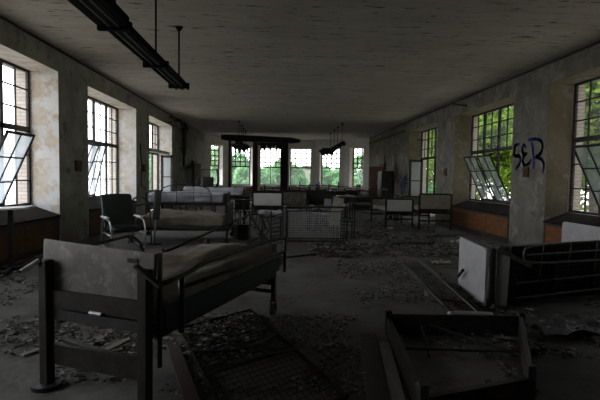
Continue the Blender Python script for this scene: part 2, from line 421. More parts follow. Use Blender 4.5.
# doors near the far corners
def plain_door(n, xw, s, y0, y1, ang, mt):
    f = MB(); x = xw+s*.02
    for yy in (y0-.06, y1+.06): f.box((min(xw, xw+s*.05), yy-.05, 0), (max(xw, xw+s*.05), yy+.05, 2.25))
    f.box((min(xw, xw+s*.05), y0-.11, 2.15), (max(xw, xw+s*.05), y1+.11, 2.27))
    d = struct(f.build('door_%d' % n, mt))
    q = MB(); T = Matrix.Translation((xw+s*.06, y0, 0)) @ Matrix.Rotation(-s*R(ang), 4, 'Z')
    q.box((-.02, 0, .02), (.02, y1-y0, 2.12), T); pl = q.build('door_leaf', mt, d)
    q = MB(); q.cyl(T @ Vector((-.07, y1-y0-.08, 1)), T @ Vector((.07, y1-y0-.08, 1)), .025); q.build('door_knob', MT['chrome'], pl)
plain_door(3, XL, 1, 23.6, 24.5, 12, MT['wood'])
plain_door(4, XR, -1, 23.3, 24.3, 35, MT['wood'])

# graffiti and marks on the walls (paint films, children of their wall)
def strokes(name, pts_list, wdt, mt, parent, xw, s, label=None):
    m = MB()
    for pts in pts_list:
        P = curve([Vector((xw+s*.004, y, z)) for y, z in pts], 2)
        for i in range(len(P)-1):
            p, q = P[i], P[i+1]; d = (q-p)
            if d.length < 1e-5: continue
            d.normalize(); nn = Vector((0, -d.z, d.y))*wdt/2; ex = d*wdt*.3
            m.add([p-ex-nn, q+ex-nn, q+ex+nn, p-ex+nn], [(0, 1, 2, 3)])
    o = m.build(name, mt, parent)
    if label: o['label'] = label
    return o
def rw(px, py, X=XR):
    d = Fw + R2*((px-300)/450) + U2*((200-py)/450); p = CP + d*(X/d.x); return (p.y, p.z)
S_ = [(519,144),(515.5,145),(514,152),(515,157),(519.5,155),(521,160),(519,166),(516,168.5)]
E_ = [(526,147),(523.5,144),(522,150),(523.5,155),(527.5,153),(524,156),(522.5,162),(525,166),(529,164),(531,160)]
R_ = [(534,168),(534,156),(532,143)] 
R3_ = [(529,140),(536,138.5),(542,141),(543,148),(540,155),(535,157),(541,158),(544.5,164),(543,172)]
strokes('graffiti', [[rw(*p) for p in q] for q in (S_, E_, R_, R3_)], .075, MT['blue'], wr, XR, -1, 'dark blue spray painted letters SER')
random.seed(3)
def scribble(name, x0, x1, y0, y1, n, wdt, mt, parent, X, s):
    L = []
    for _ in range(n):
        cx, cy = random.uniform(x0, x1), random.uniform(y0, y1); hh = (y1-y0)*random.uniform(.15, .4); ww = (x1-x0)*random.uniform(.05, .3)
        L.append([rw(cx+random.uniform(-ww, ww), cy+t*hh, X) for t in (-1, -.4, .2, .7, 1)])
    strokes(name, L, wdt, mt, parent, X, s)
scribble('graffiti', 400, 408, 176, 191, 16, .07, MT['blue'], wr, XR, -1)
scribble('graffiti', 384, 389, 160, 184, 7, .16, MT['orange'], wr, XR, -1)
scribble('graffiti', 395, 400, 148, 185, 7, .1, MT['red_spray'], wr, XR, -1)
scribble('graffiti', 392, 400, 160, 175, 6, .08, MT['white_spray'], wr, XR, -1)
scribble('graffiti', 391, 400, 162, 170, 3, .06, MT['black'], wr, XR, -1)
scribble('graffiti', 180, 196, 160, 188, 26, .1, MT['white_spray'], wl, XL, 1)
scribble('graffiti', 184, 194, 168, 190, 7, .07, MT['red_spray'], wl, XL, 1)

# ------------------------------------------------------------------ outdoors
m = MB(); m.box((-120, -60, -6.2), (120, 140, -6)); struct(m.build('ground', MT['bounce_ground']))
def tree(loc, rad, h, label, mt, n, ls, seed, grp):
    random.seed(seed)
    t = thing('tree', label, 'tree', loc, 0, grp)
    tr = MB(); top = h-rad*.9
    tr.tube([(0,0,0), (.1,.05,top*.4), (-.05,.1,top*.8), (.05,0,h-rad*.4)], [.28,.22,.16,.05], 8)
    for k in range(7):
        a = k*2.4; z = top*.7+k*rad*.12
        tr.tube([(0,0,z), (math.cos(a)*rad*.35, math.sin(a)*rad*.35, z+rad*.3), (math.cos(a)*rad*.7, math.sin(a)*rad*.7, z+rad*.6)], [.1,.06,.02], 6)
    tr.build('trunk', MT['bark'], t)
    c = MB(); blobs = []
    for k in range(16):
        d = Vector((random.gauss(0,1), random.gauss(0,1), random.gauss(0,.8))).normalized()*rad*random.uniform(.35,.72)
        blobs.append((Vector((d.x, d.y, h-rad+d.z*1.15)), rad*random.uniform(.28,.46)))
    for k in range(n):
        b, r = random.choice(blobs)
        d = Vector((random.gauss(0,1), random.gauss(0,1), random.gauss(0,1))).normalized()*r*random.uniform(.75, 1.08)
        p = b+d; a = Vector((random.gauss(0,1), random.gauss(0,1), random.gauss(0,1))).normalized(); bb = a.orthogonal().normalized()
        l = ls*random.uniform(.6, 1.3)
        c.add([p-a*l, p+bb*l*.45, p+a*l, p-bb*l*.45], [(0,1,2,3)])
    c.build('crown', mt, t)
    return t
for i, (x, y, r_, h) in enumerate([(13,8.6,3.7,12.5), (12.6,17.2,3.7,13.5), (13,26,3.9,13.5), (14.5,35.4,4.1,14), (24,43,4.5,14)]):
    tree((x, y, -6), r_, h, ['leafy tree outside the nearest right window', 'leafy tree outside the middle right window', 'leafy tree outside the far right window', 'leafy tree right of the bay beyond the wall', 'tallest leafy tree beyond the right corner of the bay'][i], MT['leaf_r'], 9000, .22, 10+i, 'trees outside the right wall')
bt = [(-11.2,43,3.3,9.6), (-5.2,49,3.7,10.8), (-3.2,40,2.6,9.0), (1.0,44.8,3.0,9.8), (5.6,47,2.5,9.0), (7.6,41.5,2.6,9.2), (13.6,45,3.6,9.6)]
bl = ['leftmost green tree beyond the bay windows','tall green tree behind the second bay window','low green tree behind the third bay window','green tree behind the middle pier of the bay','low green tree behind the fifth bay window','green tree behind the sixth bay window','rightmost green tree beyond the bay windows']
for i, (x, y, r_, h) in enumerate(bt):
    tree((x, y, -6), r_, h, bl[i], MT['leaf_b'], 8000, .27, 30+i, 'trees beyond the bay windows')
t = thing('brick_building', 'red brick building among the trees beyond the bay windows', 'building', (4.2, 40, -6))
m = MB(); m.box((-1.1, 12, 0), (1.6, 18, 8.5)); m.build('building_wall', MT['brick_red'], t)
m = MB(); m.box((-1.3, 11.8, 8.5), (1.8, 18.2, 8.8)); m.build('roof', MT['bedmetal'], t)
m = MB(); m.box((-.5, 11.93, 5.4), (.3, 12.02, 7.2)); m.build('building_window', MT['trimwhite'], t)
MT['panel_dull'] = mat('dull_white_laminate', (.38,.38,.39), (.46,.46,.46), 5, rough=.5, c3=(.27,.26,.25), s3=6, t3=(.6,.75))
# ------------------------------------------------------------------ radiator covers under the windows
def rad_cover(name_label, xw, xf, s, y0, y1, front, ajar=0):
    g_ = 'metal topped radiator covers under the side windows'
    t = thing('radiator_cover', name_label, 'radiator cover', ((xw+xf)/2, (y0+y1)/2, 0), 0, g_)
    a = .05; m = MB()
    xi = xw; n = 3; L = (y1-y0-.12)/n
    for k in range(n):
        p = MB(); ya = y0+.06+k*L
        p.box((min(xi, xi-s*.03), ya+.01, .1), (max(xi, xi-s*.03), ya+L-.01, .6)); p.build('front_panel', front, t, world=True, bevel=.004)
    m.box((min(xi-s*.002, xi+s*.02), y0+.03, .58), (max(xi-s*.002, xi+s*.02), y1-.03, .64)); m.box((min(xi-s*.02, xi-s*.05), y0+.03, 0), (max(xi-s*.02, xi-s*.05), y1-.03, .1))
    for y in (y0+.03, y1-.08): m.prism([(xf+s*.02, y, .02), (xi, y, .02), (xi, y, .6), (xf+s*.02, y, .8)], (0, .05, 0))
    m.build('cover_frame', MT['steel'], t, world=True)
    m = MB(); m.prism([(xf+s*.01, y0+.02, .80), (xi+s*.03, y0+.02, .63), (xi+s*.03, y0+.02, .66), (xf+s*.01, y0+.02, .845)], (0, y1-y0-.04, 0))
    m.build('sloping_top', MT['cover_top'], t, world=True)
    return t
MT['cover_top'] = mat('dark_cover_top', (.018,.015,.012), (.035,.03,.026), 5, rough=.95, c3=(.05,.045,.04), s3=3, t3=(.6,.75), spec=.03)
rad_cover('long brown radiator cover with sloping dark top under nearest left window', XL, FL, 1, *WL[0], MT['rust_dim'])
rad_cover('long radiator cover under the left window behind the green armchair', XL, FL, 1, *WL[1], MT['rust_dim'])
rad_cover('orange rusty radiator cover behind the white board at nearest right window', XR, FR, -1, *WR[0], MT['rust'])
rad_cover('orange rusty radiator cover under the right window with two tilted sashes', XR, FR, -1, *WR[1], MT['rust'])

# low covers along the bay windows
for i, (a, b, nrm, d, wdt) in enumerate(frames[1:]):
    A = a-nrm*.35; B = b-nrm*.35; z = Vector((0, 0, 1)); mid = (A+B)/2
    t = thing('bay_radiator_cover', ['slatted brown radiator cover below the second bay window from left', 'slatted brown radiator cover below the third bay window from left', 'slatted brown radiator cover below the fourth bay window from left', 'slatted brown radiator cover below the fifth bay window from left', 'slatted brown radiator cover below the rightmost bay window'][i], 'radiator cover', (mid.x, mid.y, 0), 0, 'slatted covers below the bay windows')
    m = MB(); m.bar(A+z*.82, B+z*.82, .32, .04); m.build('cover_top', MT['steel'], t, world=True)
    m = MB()
    for k in range(6): m.bar(A-nrm*.13+z*(.12+.12*k), B-nrm*.13+z*(.12+.12*k), .02, .07)
    m.build('slat_front', MT['rust'], t, world=True)
    for P in (A+d*.04, B-d*.04):
        m = MB(); m.bar(P-nrm*.1, P-nrm*.1+z*.8, .06, .12, d); m.build('end_post', MT['bedmetal'], t, world=True)

# ------------------------------------------------------------------ ceiling lights
def light_run(label, x, ya, yb, rods, z=3.02):
    t = thing('fluorescent_light', label, 'light', (x, (ya+yb)/2, z), 0, 'suspended fluorescent light runs')
    m = MB(); m.bar((x, ya, z+.05), (x, yb, z+.05), .13, .09); m.build('channel', MT['fixture'], t, world=True)
    m = MB(); m.box((x-.03, ya, z-.035), (x+.03, yb-.02, z+.03))
    if yb < 10: m.box((x-.16, ya, z-.03), (x+.16, 4.7, z+.06))
    m.build('trough', MT['fixture'], t, world=True)
    m = MB()
    for s in (-1, 1): m.bar((x+s*.10, ya+.02, z), (x+s*.10, yb-.02, z), .03, .07)
    m.build('side_reflector', MT['fixture'], t, world=True)
    m = MB()
    for s in (-1, 1): m.tube([(x+s*.042, ya+.1, z-.02), (x+s*.042, yb-.1, z-.02)], .017, 8)
    m.build('tube_lamp', MT['lens'], t, world=True, smooth=True)
    for y in rods:
        m = MB(); m.tube([(x, y, z+.09), (x, y, ZC-.03)], .014, 8); m.tube([(x, y, ZC-.06), (x, y, ZC-.0)], [.03, .07], 12)
        r_ = m.build('hanging_rod', MT['fixture'], t, world=True)
        m = MB(); m.bar((x-.17, y, z-.02), (x+.17, y, z-.02), .09, .05, (0, 1, 0)); m.build('cross_bracket', MT['fixture'], r_, world=True)
light_run('long dark fluorescent light hanging at the top left', -1.67, .4, 8.05, (1.6, 3.2, 4.75, 6.3, 7.74))
light_run('far left fluorescent light hanging before the dark beam', -1.75, 20.0, 25.2, (20.5, 22.0, 23.3, 24.8))
light_run('far right fluorescent light hanging near the right bay windows', 2.92, 20.0, 25.2, (20.5, 22.0, 23.4, 24.9))
random.seed(5)
for lab, x, ya, yb in (('torn dark ceiling sheet drooping under the far left light', -1.75, 20.4, 22.6), ('torn dark ceiling sheet drooping under the far right light', 2.6, 22.2, 25.0)):
    m = MB(); n = 24
    for k in range(n):
        y = ya+(yb-ya)*k/n; xx = x+random.uniform(-.28, .28); l = random.uniform(.1, .38)
        m.prism([(xx-.12, y, 2.95), (xx+.12, y, 2.95), (xx+.05, y+.02, 2.95-l)], (0, .015, .004))
    m.box((x-.38, ya, 2.94), (x+.38, yb, 2.955))
    tag(m.build('torn_sheet', MT['black']), lab, 'torn sheet', 'torn sheets hanging from the light runs')

# ------------------------------------------------------------------ dark timber frame before the bay
t = thing('timber_frame', 'dark timber beam on posts standing across the room before the bay windows', 'timber frame', (-.9, 25.5, 0))
m = MB()
seg = [(-3.15, 3.78, .16), (-2.6, 3.80, .22), (-.3, 3.73, .2), (.8, 3.70, .2), (1.25, 3.6, .1)]
for i in range(len(seg)-1):
    a, b = seg[i], seg[i+1]; m.prism([(a[0], 25.3, a[1]-a[2]*1.6), (b[0], 25.3, b[1]-b[2]*1.6), (b[0], 25.3, b[1]), (a[0], 25.3, a[1])], (0, .5, 0))
m.build('beam', MT['black'], t, world=True)
for x, wd, mm in ((-2.68, .12, 'wood'), (-1.25, .26, 'wood'), (.38, .42, 'black')):
    m = MB(); m.box((x-wd/2, 25.4, .02), (x+wd/2, 25.7, 3.6)); m.build('post', MT[mm], t, world=True)
m = MB(); m.box((-1.1, 25.45, 3.25), (.2, 25.6, 3.4)); m.build('lower_rail', MT['black'], t, world=True)
random.seed(8); m = MB()
for k in range(26):
    x = random.uniform(-1.0, .15); l = random.uniform(.12, .5); m.prism([(x-.06, 25.5, 3.28), (x+.06, 25.5, 3.28), (x+random.uniform(-.03,.03), 25.5, 3.28-l)], (0, .02, 0))
m.build('hanging_strips', MT['black'], t, world=True)

# ------------------------------------------------------------------ things on the walls
def wall_box(label, x, s, y, z, wd=.24, h=.24):
    t = thing('switch_box', label, 'switch box', (x, y, z), 0, 'small boxes on the window piers')
    m = MB(); m.box((min(0, s*.05), -wd/2, -h/2), (max(0, s*.05), wd/2, h/2)); m.build('plate', MT['wood'], t, bevel=.008)
    m = MB(); m.box((min(s*.045, s*.06), -wd*.2, -h*.25), (max(s*.045, s*.06), wd*.2, h*.25)); m.build('switch', MT['black'], t)
for lab, X, s, px, py in (('small brown box on the nearest left pier', XL, 1, 77.5, 166), ('small brown box beside the hanging cord on the second left pier', XL, 1, 143.5, 168),
        ('small brown box right below the blue letters', XR, -1, 527, 172), ('small dark box on the pier left of the two tilted sashes', XR, -1, 446, 172)):
    y, z = rw(px, py, X); wall_box(lab, X, s, y, z, .26 if X < 0 else .2)
t = tag(MB().tube(curve([(XL+.04, 14.55, 2.5), (XL+.05, 14.5, 2.2), (XL+.07, 14.6, 1.9), (XL+.04, 14.65, 1.5), (XL+.05, 14.55, 1.15), (XL+.04, 14.9, 1.1), (XL+.04, 15.2, 1.0)], 2), .018, 6).build('hanging_cord', MT['black'], smooth=True), 'loose black cord hanging down the second left pier', 'cord')
t = thing('steam_pipe', 'dark pipe with ragged lagging on left wall past the third window', 'pipe', (XL+.15, 20, 2))
MB().tube(curve([(XL+.25, 17.6, 3.72), (XL+.25, 20.3, 3.72), (XL+.2, 20.4, 3.5), (XL+.2, 20.4, 1.9)], 2), .05, 8).build('pipe_run', MT['steel'], t, world=True, smooth=True)
m = MB(); random.seed(4)
for k in range(7):
    y = 17.8+k*.4; m.tube(curve([(XL+.25+random.uniform(-.1,.1), y, 3.72), (XL+.35, y+.1, 3.6), (XL+.3+random.uniform(-.15,.2), y+.1, 3.45)], 1), [.1*random.uniform(.5,1.2)]*4, 6)
m.tube([(XL+.2, 20.4, 3.6), (XL+.22, 20.4, 3.2), (XL+.2, 20.4, 2.7), (XL+.2, 20.4, 2.3)], [.13, .09, .12, .05], 7); m.build('torn_lagging', MT['debris_dark'], t, world=True)
t = tag(MB().tube([(XR-.02, 13.2, 3.68), (XR-.5, 13.1, 3.72)], .025, 6).build('wall_bracket', MT['steel']), 'short dark rod sticking out above the two tilted right sashes', 'bracket')
t = tag(MB().tube([(XR-.02, 16.6, 2.95), (XR-.45, 16.5, 2.95)], .022, 6).build('wall_bracket', MT['steel']), 'short dark rod sticking out beside the far right window', 'bracket')
t = thing('wall_locker', 'tall dark locker against the right wall beside the open brown door', 'locker', (XR-.35, 21.6, 0))
m = MB(); m.box((-.28, -.4, .08), (.28, .4, 1.85)); m.build('locker_body', MT['steel'], t, bevel=.01)
for k in (0, 1):
    m = MB(); m.box((-.30, -.38+k*.39, .12), (-.28, -.01+k*.39, 1.8)); dd = m.build('locker_door', MT['black'], t)
    m = MB(); m.box((-.325, -.06+k*.1, .95), (-.3, -.04+k*.1, 1.1)); m.build('locker_handle', MT['alu'], dd)
m = MB(); m.box((-.27, -.39, 0), (.27, .39, .08)); m.build('plinth', MT['black'], t)

# ------------------------------------------------------------------ beds
random.seed(21)
def mattress(cx, cy, z0, z1, hw, hl, mt, parent, name='mattress', wr=.02, sag=0, tilt=0, seed=0):
    hz = (z1-z0)/2
    def disp(p):
        u = p.x/hw; v = p.y/hl
        q = noise.noise(Vector((p.x*3+seed, p.y*2.2, 1)))*wr*1.6 + noise.noise(Vector((p.x*9+seed, p.y*3, 4)))*wr
        zz = p.z
        if p.z > 0: zz += q - sag*(1-u*u)*(1-v*v)
        zz += tilt*v
        return Vector((p.x + noise.noise(Vector((p.y*3, p.z*6, seed)))*wr, p.y + noise.noise(Vector((p.x*4, 3, seed)))*wr, zz))
    m = MB(); m.rbox((cx, cy, (z0+z1)/2), (hw, hl, hz), min(.07, hz*.95), 18, disp)
    return m.build(name, mt, parent, smooth=True)
def caster(m, x, y, z=0, r=.06):
    m.cyl((x-.018, y, z+r), (x+.018, y, z+r), r, 14); m.bar((x+.028, y, z+r), (x+.028, y, z+r*2.4), .03, .008, (1, 0, 0)); m.bar((x-.028, y, z+r), (x-.028, y, z+r*2.4), .03, .008, (1, 0, 0)); m.bar((x-.035, y, z+r*2.4), (x+.035, y, z+r*2.4), .03, .015)
def bed(label, loc, rz, L=2.05, W=.92, head=1.0, foot=.8, zf=.46, hp=MT['panel_beige'], fp=MT['panel_beige'], mt=None, mz=.16, sag=.0, rails=(), group='hospital beds', name='hospital_bed', ph=.34, crank=True, wr=.02, panelx=None, seed=0):
    """head end at local y=0, foot end at y=L"""
    t = thing(name, label, 'bed', loc, rz, group)
    for y, h, pm, pn in ((0, head, hp, 'headboard'), (L, foot, fp, 'footboard')):
        if pm is not None:
            m = MB(); m.box((-W/2+.03, y-.015, h-ph-.02), (W/2-.03, y+.015, h-.02)); e_ = m.build(pn, pm, t, bevel=.012)
        m = MB()
        for zz in (h-ph-.06, .28, h): MB().bar((-W/2+.02, y, zz), (W/2-.02, y, zz), .03, .045).build('end_rail', MT['bedmetal'], t)
        for sx in (-1, 1):
            m = MB(); m.bar((sx*W/2, y, .13), (sx*W/2, y, h), .045, .045, (0, 1, 0)); lg = m.build('leg', MT['bedmetal'], t)
            m = MB(); caster(m, sx*W/2, y); m.build('caster', MT['black'], lg)
    m = MB()
    for sx in (-1, 1): m.bar((sx*(W/2-.05), .02, zf), (sx*(W/2-.05), L-.02, zf), .035, .06)
    for k in range(5): m.bar((-W/2+.06, .2+k*(L-.4)/4, zf), (W/2-.06, .2+k*(L-.4)/4, zf), .03, .04)
    m.build('bed_frame', MT['bedmetal'], t)
    m = MB()
    for k in range(11): m.bar((-W/2+.08+k*(W-.16)/10, .05, zf+.03), (-W/2+.08+k*(W-.16)/10, L-.05, zf+.03), .008, .006)
    for k in range(24): m.bar((-W/2+.06, .08+k*(L-.16)/23, zf+.036), (W/2-.06, .08+k*(L-.16)/23, zf+.036), .008, .006)
    m.build('wire_spring', MT['steel'], t)
    if mt: mattress(0, L/2, zf+.045, zf+.045+mz, W/2-.03, L/2-.05, mt, t, sag=sag, wr=wr, seed=seed)
    for sx in rails:
        m = MB(); x = sx*(W/2+.04); z1 = zf+mz+.28
        m.tube(curve([(x, .35, zf), (x, .35, z1), (x, L-.4, z1), (x, L-.4, zf)], 2), .014, 8); m.tube([(x, .37, (zf+z1)/2+.05), (x, L-.42, (zf+z1)/2+.05)], .011, 6)
        for k in (1, 2): m.tube([(x, .35+(L-.75)*k/3, zf), (x, .35+(L-.75)*k/3, z1)], .01, 6)
        m.build('side_rail', MT['rail'], t)
    if crank:
        m = MB(); m.tube(curve([(.2, L+.02, .38), (.2, L+.12, .38), (.2, L+.14, .30), (.2, L+.2, .30)], 1), .01, 6); m.build('crank', MT['chrome'], t)
    return t

# --- nearest bed at the left, headboard towards the camera
hx = Vector((-1.215, 3.02, 0)); dirv = Vector((.38, .925, 0)).normalized(); rz = -math.atan2(.38, .925)
t = thing('hospital_bed', 'large nearest hospital bed with scuffed grey headboard and green mattress side', 'bed', hx, rz, 'hospital beds')
W = .83; L = 2.12
m = MB(); m.rbox((-.01, .06, 0), (.475, .014, .20), .013, 4, None, Matrix.Translation((-.01,0,.815)) @ Matrix.Rotation(R(2.5), 4, 'Y')); hb = m.build('headboard', MT['panel_grey'], t, smooth=True)
m = MB(); m.box((.25, .038, .925), (.33, .046, .955)); m.build('maker_plate', MT['black'], hb)
for e_ in (-.495, .475): MB().bar((e_, .075, .25), (e_, .075, 1.0), .022, .022, (0, 1, 0)).build('headboard_edge', MT['rail'], t)
for sx in (-1, 1):
    m = MB(); m.box((sx*W/2-.035, -.03, .02), (sx*W/2+.035, .04, .90)); lg = m.build('leg', MT['bedmetal'], t, bevel=.006)
    m = MB(); m.cyl((sx*W/2, 0, .0), (sx*W/2, 0, .03), .10 if sx < 0 else .05, 20); m.build('foot_disc', MT['black'], lg)
    m = MB(); 
    if sx < 0: m.tube([(sx*W/2-.02, -.03, .90), (sx*W/2-.10, -.10, .83)], .016, 8)
    else: m.box((-.03, -.022, -.005), (.19, .022, .012), Matrix.Translation((sx*W/2-.01, -.04, .91)) @ Matrix.Rotation(R(32), 4, 'Y'))
    m.build('hinge_arm', MT['chrome'] if sx < 0 else MT['rail'], lg)
m = MB(); m.bar((-W/2+.03, .02, .63), (W/2-.03, .02, .63), .03, .12, (0, 0, 1)); m.build('upper_cross_rail', MT['bedmetal'], t)
m = MB(); m.bar((-W/2+.03, .03, .52), (W/2-.03, .03, .52), .04, .07); m.build('middle_cross_rail', MT['steel'], t)
m = MB(); m.bar((-W/2+.03, .02, .24), (W/2-.03, .02, .24), .03, .14); m.build('lower_cross_rail', MT['bedmetal'], t)
m = MB(); m.tube([(-.02, -.005, .575), (.08, -.005, .575)], .014, 8); m.build('latch_handle', MT['alu'], t)
m = MB()
for sx in (-1, 1): m.bar((sx*.42, .1, .47), (sx*.42, L-.04, .47), .04, .10)
for k in range(5): m.bar((-.42, .2+k*.44, .47), (.42, .2+k*.44, .47), .04, .04)
m.build('bed_frame', MT['bedmetal'], t)
mattress(0, L/2+.14, .50, .70, .46, L/2+.05, MT['mattress'], t, wr=.03, sag=-.12, seed=3)
m = MB()
for sx in (-1, 1): m.box((sx*.475-.012, .12, .50), (sx*.475+.012, L-.02, .63))
m.build('mattress_side_band', MT['green_side'], t)
for sx in (-1, 1):
    m = MB(); m.bar((sx*W/2, L, .16), (sx*W/2, L, .78), .04, .05, (0, 1, 0)); lg = m.build('leg', MT['bedmetal'], t)
    m = MB(); caster(m, sx*W/2, L, 0, .065); m.build('caster', MT['black'], lg)
m = MB(); m.bar((-W/2, L, .36), (W/2, L, .36), .03, .06); m.build('end_rail', MT['bedmetal'], t); MB().bar((-W/2, L, .26), (W/2, L, .26), .03, .04).build('end_rail', MT['bedmetal'], t)
# near side rail, two stepped bars on posts
m = MB(); x = .50
m.tube(curve([(x, .0, .80), (x, .36, .815), (x, .56, .86), (x, 1.2, .862), (x, L+.1, .85), (x, L+.12, .8)], 2), .018, 8)
m.tube([(x, .28, .73), (x, L+.1, .69)], .016, 8); m.tube([(x, .28, .81), (x, .28, .42)], .022, 8); m.tube([(x, L+.1, .86), (x, L+.1, .46)], .018, 8)
m.build('side_rail', MT['rail'], t, smooth=True)
m = MB(); m.tube(curve([(-.5, .1, .93), (-.5, .6, .93), (-.5, 1.1, .96), (-.5, 1.2, .5)], 2), .014, 8); m.build('side_rail', MT['rail'], t, smooth=True)

# --- beds on the left side, lying across the room
def xbed(label, xl, y, **k): return bed(label, (xl, y, 0), -PI/2, **k)
b2 = xbed('low bed with sagging brown mattress behind the green armchair', -3.15, 10.6, L=2.05, W=1.2, head=.8, foot=.86, zf=.30, mt=MT['mattress'], mz=.22, sag=-.10, wr=.045, hp=None, fp=MT['bedmetal'], ph=.3, seed=7, crank=False)
xbed('bed covered in crinkled grey plastic behind the sagging brown mattress', -3.55, 12.9, L=2.15, W=.95, head=1.0, foot=1.0, zf=.70, mt=MT['plastic_sheet'], mz=.26, wr=.035, hp=None, fp=MT['bedmetal'], ph=.4, seed=9, rails=(1,), crank=False)
xbed('farther bed with pale plastic mattress in line behind the plastic covered one', -3.2, 15.6, L=2.1, W=.95, head=1.0, foot=1.05, zf=.80, mt=MT['plastic_sheet'], mz=.24, wr=.03, hp=None, fp=MT['bedmetal'], ph=.3, seed=11, crank=False)
# middle beds seen end on
bed('bed with white laminate footboard in the middle of the ward', (-.31, 14.6, 0), R(-1), W=.96, head=.98, foot=.95, hp=MT['panel_white'], fp=MT['panel_grey'], ph=.40, zf=.45, seed=2)
bed('bed with plain grey footboard behind the wire bed spring', (.68, 17.6, 0), R(3), W=.98, head=.92, foot=.9, hp=MT['panel_grey'], fp=MT['panel_grey'], ph=.46, zf=.45, mt=MT['mattress'])
bed('bed with dark end panel beside the plain grey one', (1.78, 18.2, 0), R(0), W=.95, head=.86, foot=.9, hp=MT['steel'], fp=MT['steel'], ph=.4, zf=.45)
# beds along the right side
xbed('low dark bed with railings near the right wall behind the white ended bed', 2.35, 18.4, L=2.1, W=.95, head=1.05, foot=1.05, hp=None, fp=None, mt=MT['bedmetal'], mz=.2, zf=.5, rails=(1, -1))
xbed('dark bare bed on the right at the front of the row', 2.55, 16.1, L=1.7, W=.95, head=.9, foot=.9, hp=None, fp=None, mt=MT['steel'], mz=.14, zf=.40, crank=False)
xbed('raised dark bed near the right corner of the bay', 2.0, 22.6, L=2.1, W=.95, head=1.15, foot=1.15, hp=None, fp=MT['wood'], mt=MT['bedmetal'], mz=.2, zf=.6, rails=(1,))
xbed('dark bed with railings in the middle close to the bay windows', -.6, 21.6, L=2.1, W=.95, head=1.1, foot=1.1, hp=None, fp=MT['steel'], mt=MT['bedmetal'], mz=.2, zf=.6, rails=(1,))
bed('hospital bed with white end panel and two dark grips by the right wall', (3.68, 13.35, 0), R(1), L=1.9, W=.82, head=.88, foot=.8, hp=MT['panel_white'], fp=MT['panel_grey'], ph=.34, zf=.42, mt=MT['mattress'], mz=.12)
bed('hospital bed with dark framed beige headboard beside the right radiator cover', (4.62, 12.9, 0), R(-1), L=2.0, W=.94, head=1.06, foot=.9, hp=MT['panel_beige'], fp=MT['panel_grey'], ph=.40, zf=.5, mt=MT['mattress'], mz=.1)

# ------------------------------------------------------------------ overturned bed at the right
t = thing('overturned_bed', 'bed tipped on its side at the right with white headboard and dark rails', 'bed', (3.3, 5.5, 0))
A = gr(458, 286); B = gr(484, 309); A.z = B.z = .012
Z = Vector((0, 0, 1)); dd = (B-A).normalized(); nn = Vector((-dd.y, dd.x, 0))
if nn.x < 0: nn = -nn
Lh = (B-A).length
m = MB(); oc = curve([A, A+Z*.69, B+Z*.69, B], 0)
def rounded(P, Q, z0, z1, r=.05):
    d = (Q-P).normalized(); l = (Q-P).length; o = []
    for cx, cz, a0 in ((l-r, z1-r, 0), (r, z1-r, 90), (r, z0+r, 180), (l-r, z0+r, 270)):
        for k in range(5):
            a = R(a0+k*22.5); o.append(P+d*(cx+math.cos(a)*r)+Z*(cz+math.sin(a)*r))
    return o
m.prism(rounded(A, B, 0, .69), nn*.03); hb = m.build('headboard', MT['panel_dull'], t, world=True)
m = MB(); p = A.lerp(B, .15)-nn*.05+Z*.16; m.tube([p, p+Vector((-.04, -.25, .14))], .02, 8); m.build('grip', MT['black'], hb, world=True)
m = MB()
for P in (A+nn*.08, B+nn*.08): m.bar(P, P+Z*.70, .05, .05, dd)
m.bar(A+nn*.08+Z*.68, B+nn*.08+Z*.68, .05, .05); m.bar(A+nn*.08+Z*.06, B+nn*.08+Z*.06, .05, .05)
m.build('end_frame', MT['bedmetal'], t, world=True)
C1 = B+nn*.12-dd*.02; m = MB(); m.prism([C1+Z*.03, C1+nn*.14+Z*.03, C1+nn*.16+Z*.6, C1+nn*.03+Z*.64], -dd*.02); m.build('end_bracket_plate', MT['panel_dull'], t, world=True)
X0 = B+nn*.30; ex = Vector((1, .32, 0)).normalized(); fy = Vector((-.32, 1, 0)).normalized()
P0 = Vector((X0.x+.02, X0.y+.1, 0))
m = MB(); rr = [(.70, 0), (.08, 0)]
for z, o in rr: m.bar(P0+Z*z, P0+ex*2.1+Z*z, .05, .06)
for k in range(4): m.bar(P0+ex*(.02+k*.69)+Z*.06, P0+ex*(.02+k*.69)+Z*.7, .05, .04, ex)
m.build('bed_frame', MT['bedmetal'], t, world=True)
m = MB()
for k in range(24): m.bar(P0+ex*(.06+k*.087)+Z*.08, P0+ex*(.06+k*.087)+Z*.7, .008, .008)
for k in range(9): m.bar(P0+ex*.03+Z*(.13+k*.065), P0+ex*2.07+Z*(.13+k*.065), .008, .008)
m.build('wire_spring', MT['steel'], t, world=True)
m = MB(); T = Matrix.Translation(P0+fy*.16) @ Matrix.Rotation(math.atan2(.32, 1), 4, 'Z'); m.rbox((1.05, .0, .37), (1.03, .09, .34), .06, 8, None, T); m.build('mattress', MT['black'], t, smooth=True, world=True)
def rail_loop(z0, z1, y, xa, xb):
    q = MB(); O = P0-fy*y
    q.tube(curve([O+ex*xb+Z*z1, O+ex*xa+Z*z1, O+ex*(xa-.08)+Z*((z0+z1)/2), O+ex*xa+Z*z0, O+ex*xb+Z*z0], 2), .014, 8)
    q.tube([O+ex*xa+Z*((z0+z1)/2), O+ex*xb+Z*((z0+z1)/2)], .012, 6)
    for k in range(4): q.tube([O+ex*(xa+.25+k*.45)+Z*z1, O+ex*(xa+.2+k*.45)+Z*(z0-.14)], .009, 6)
    return q
rail_loop(.52, .76, .12, .14, 2.1).build('side_rail', MT['rail_light'], t, world=True, smooth=True)
m = MB(); m.bar(B+nn*.12+Z*.70, P0-fy*.1+ex*.22+Z*.5, .04, .05); m.build('rail_hinge', MT['rail_light'], t, world=True)
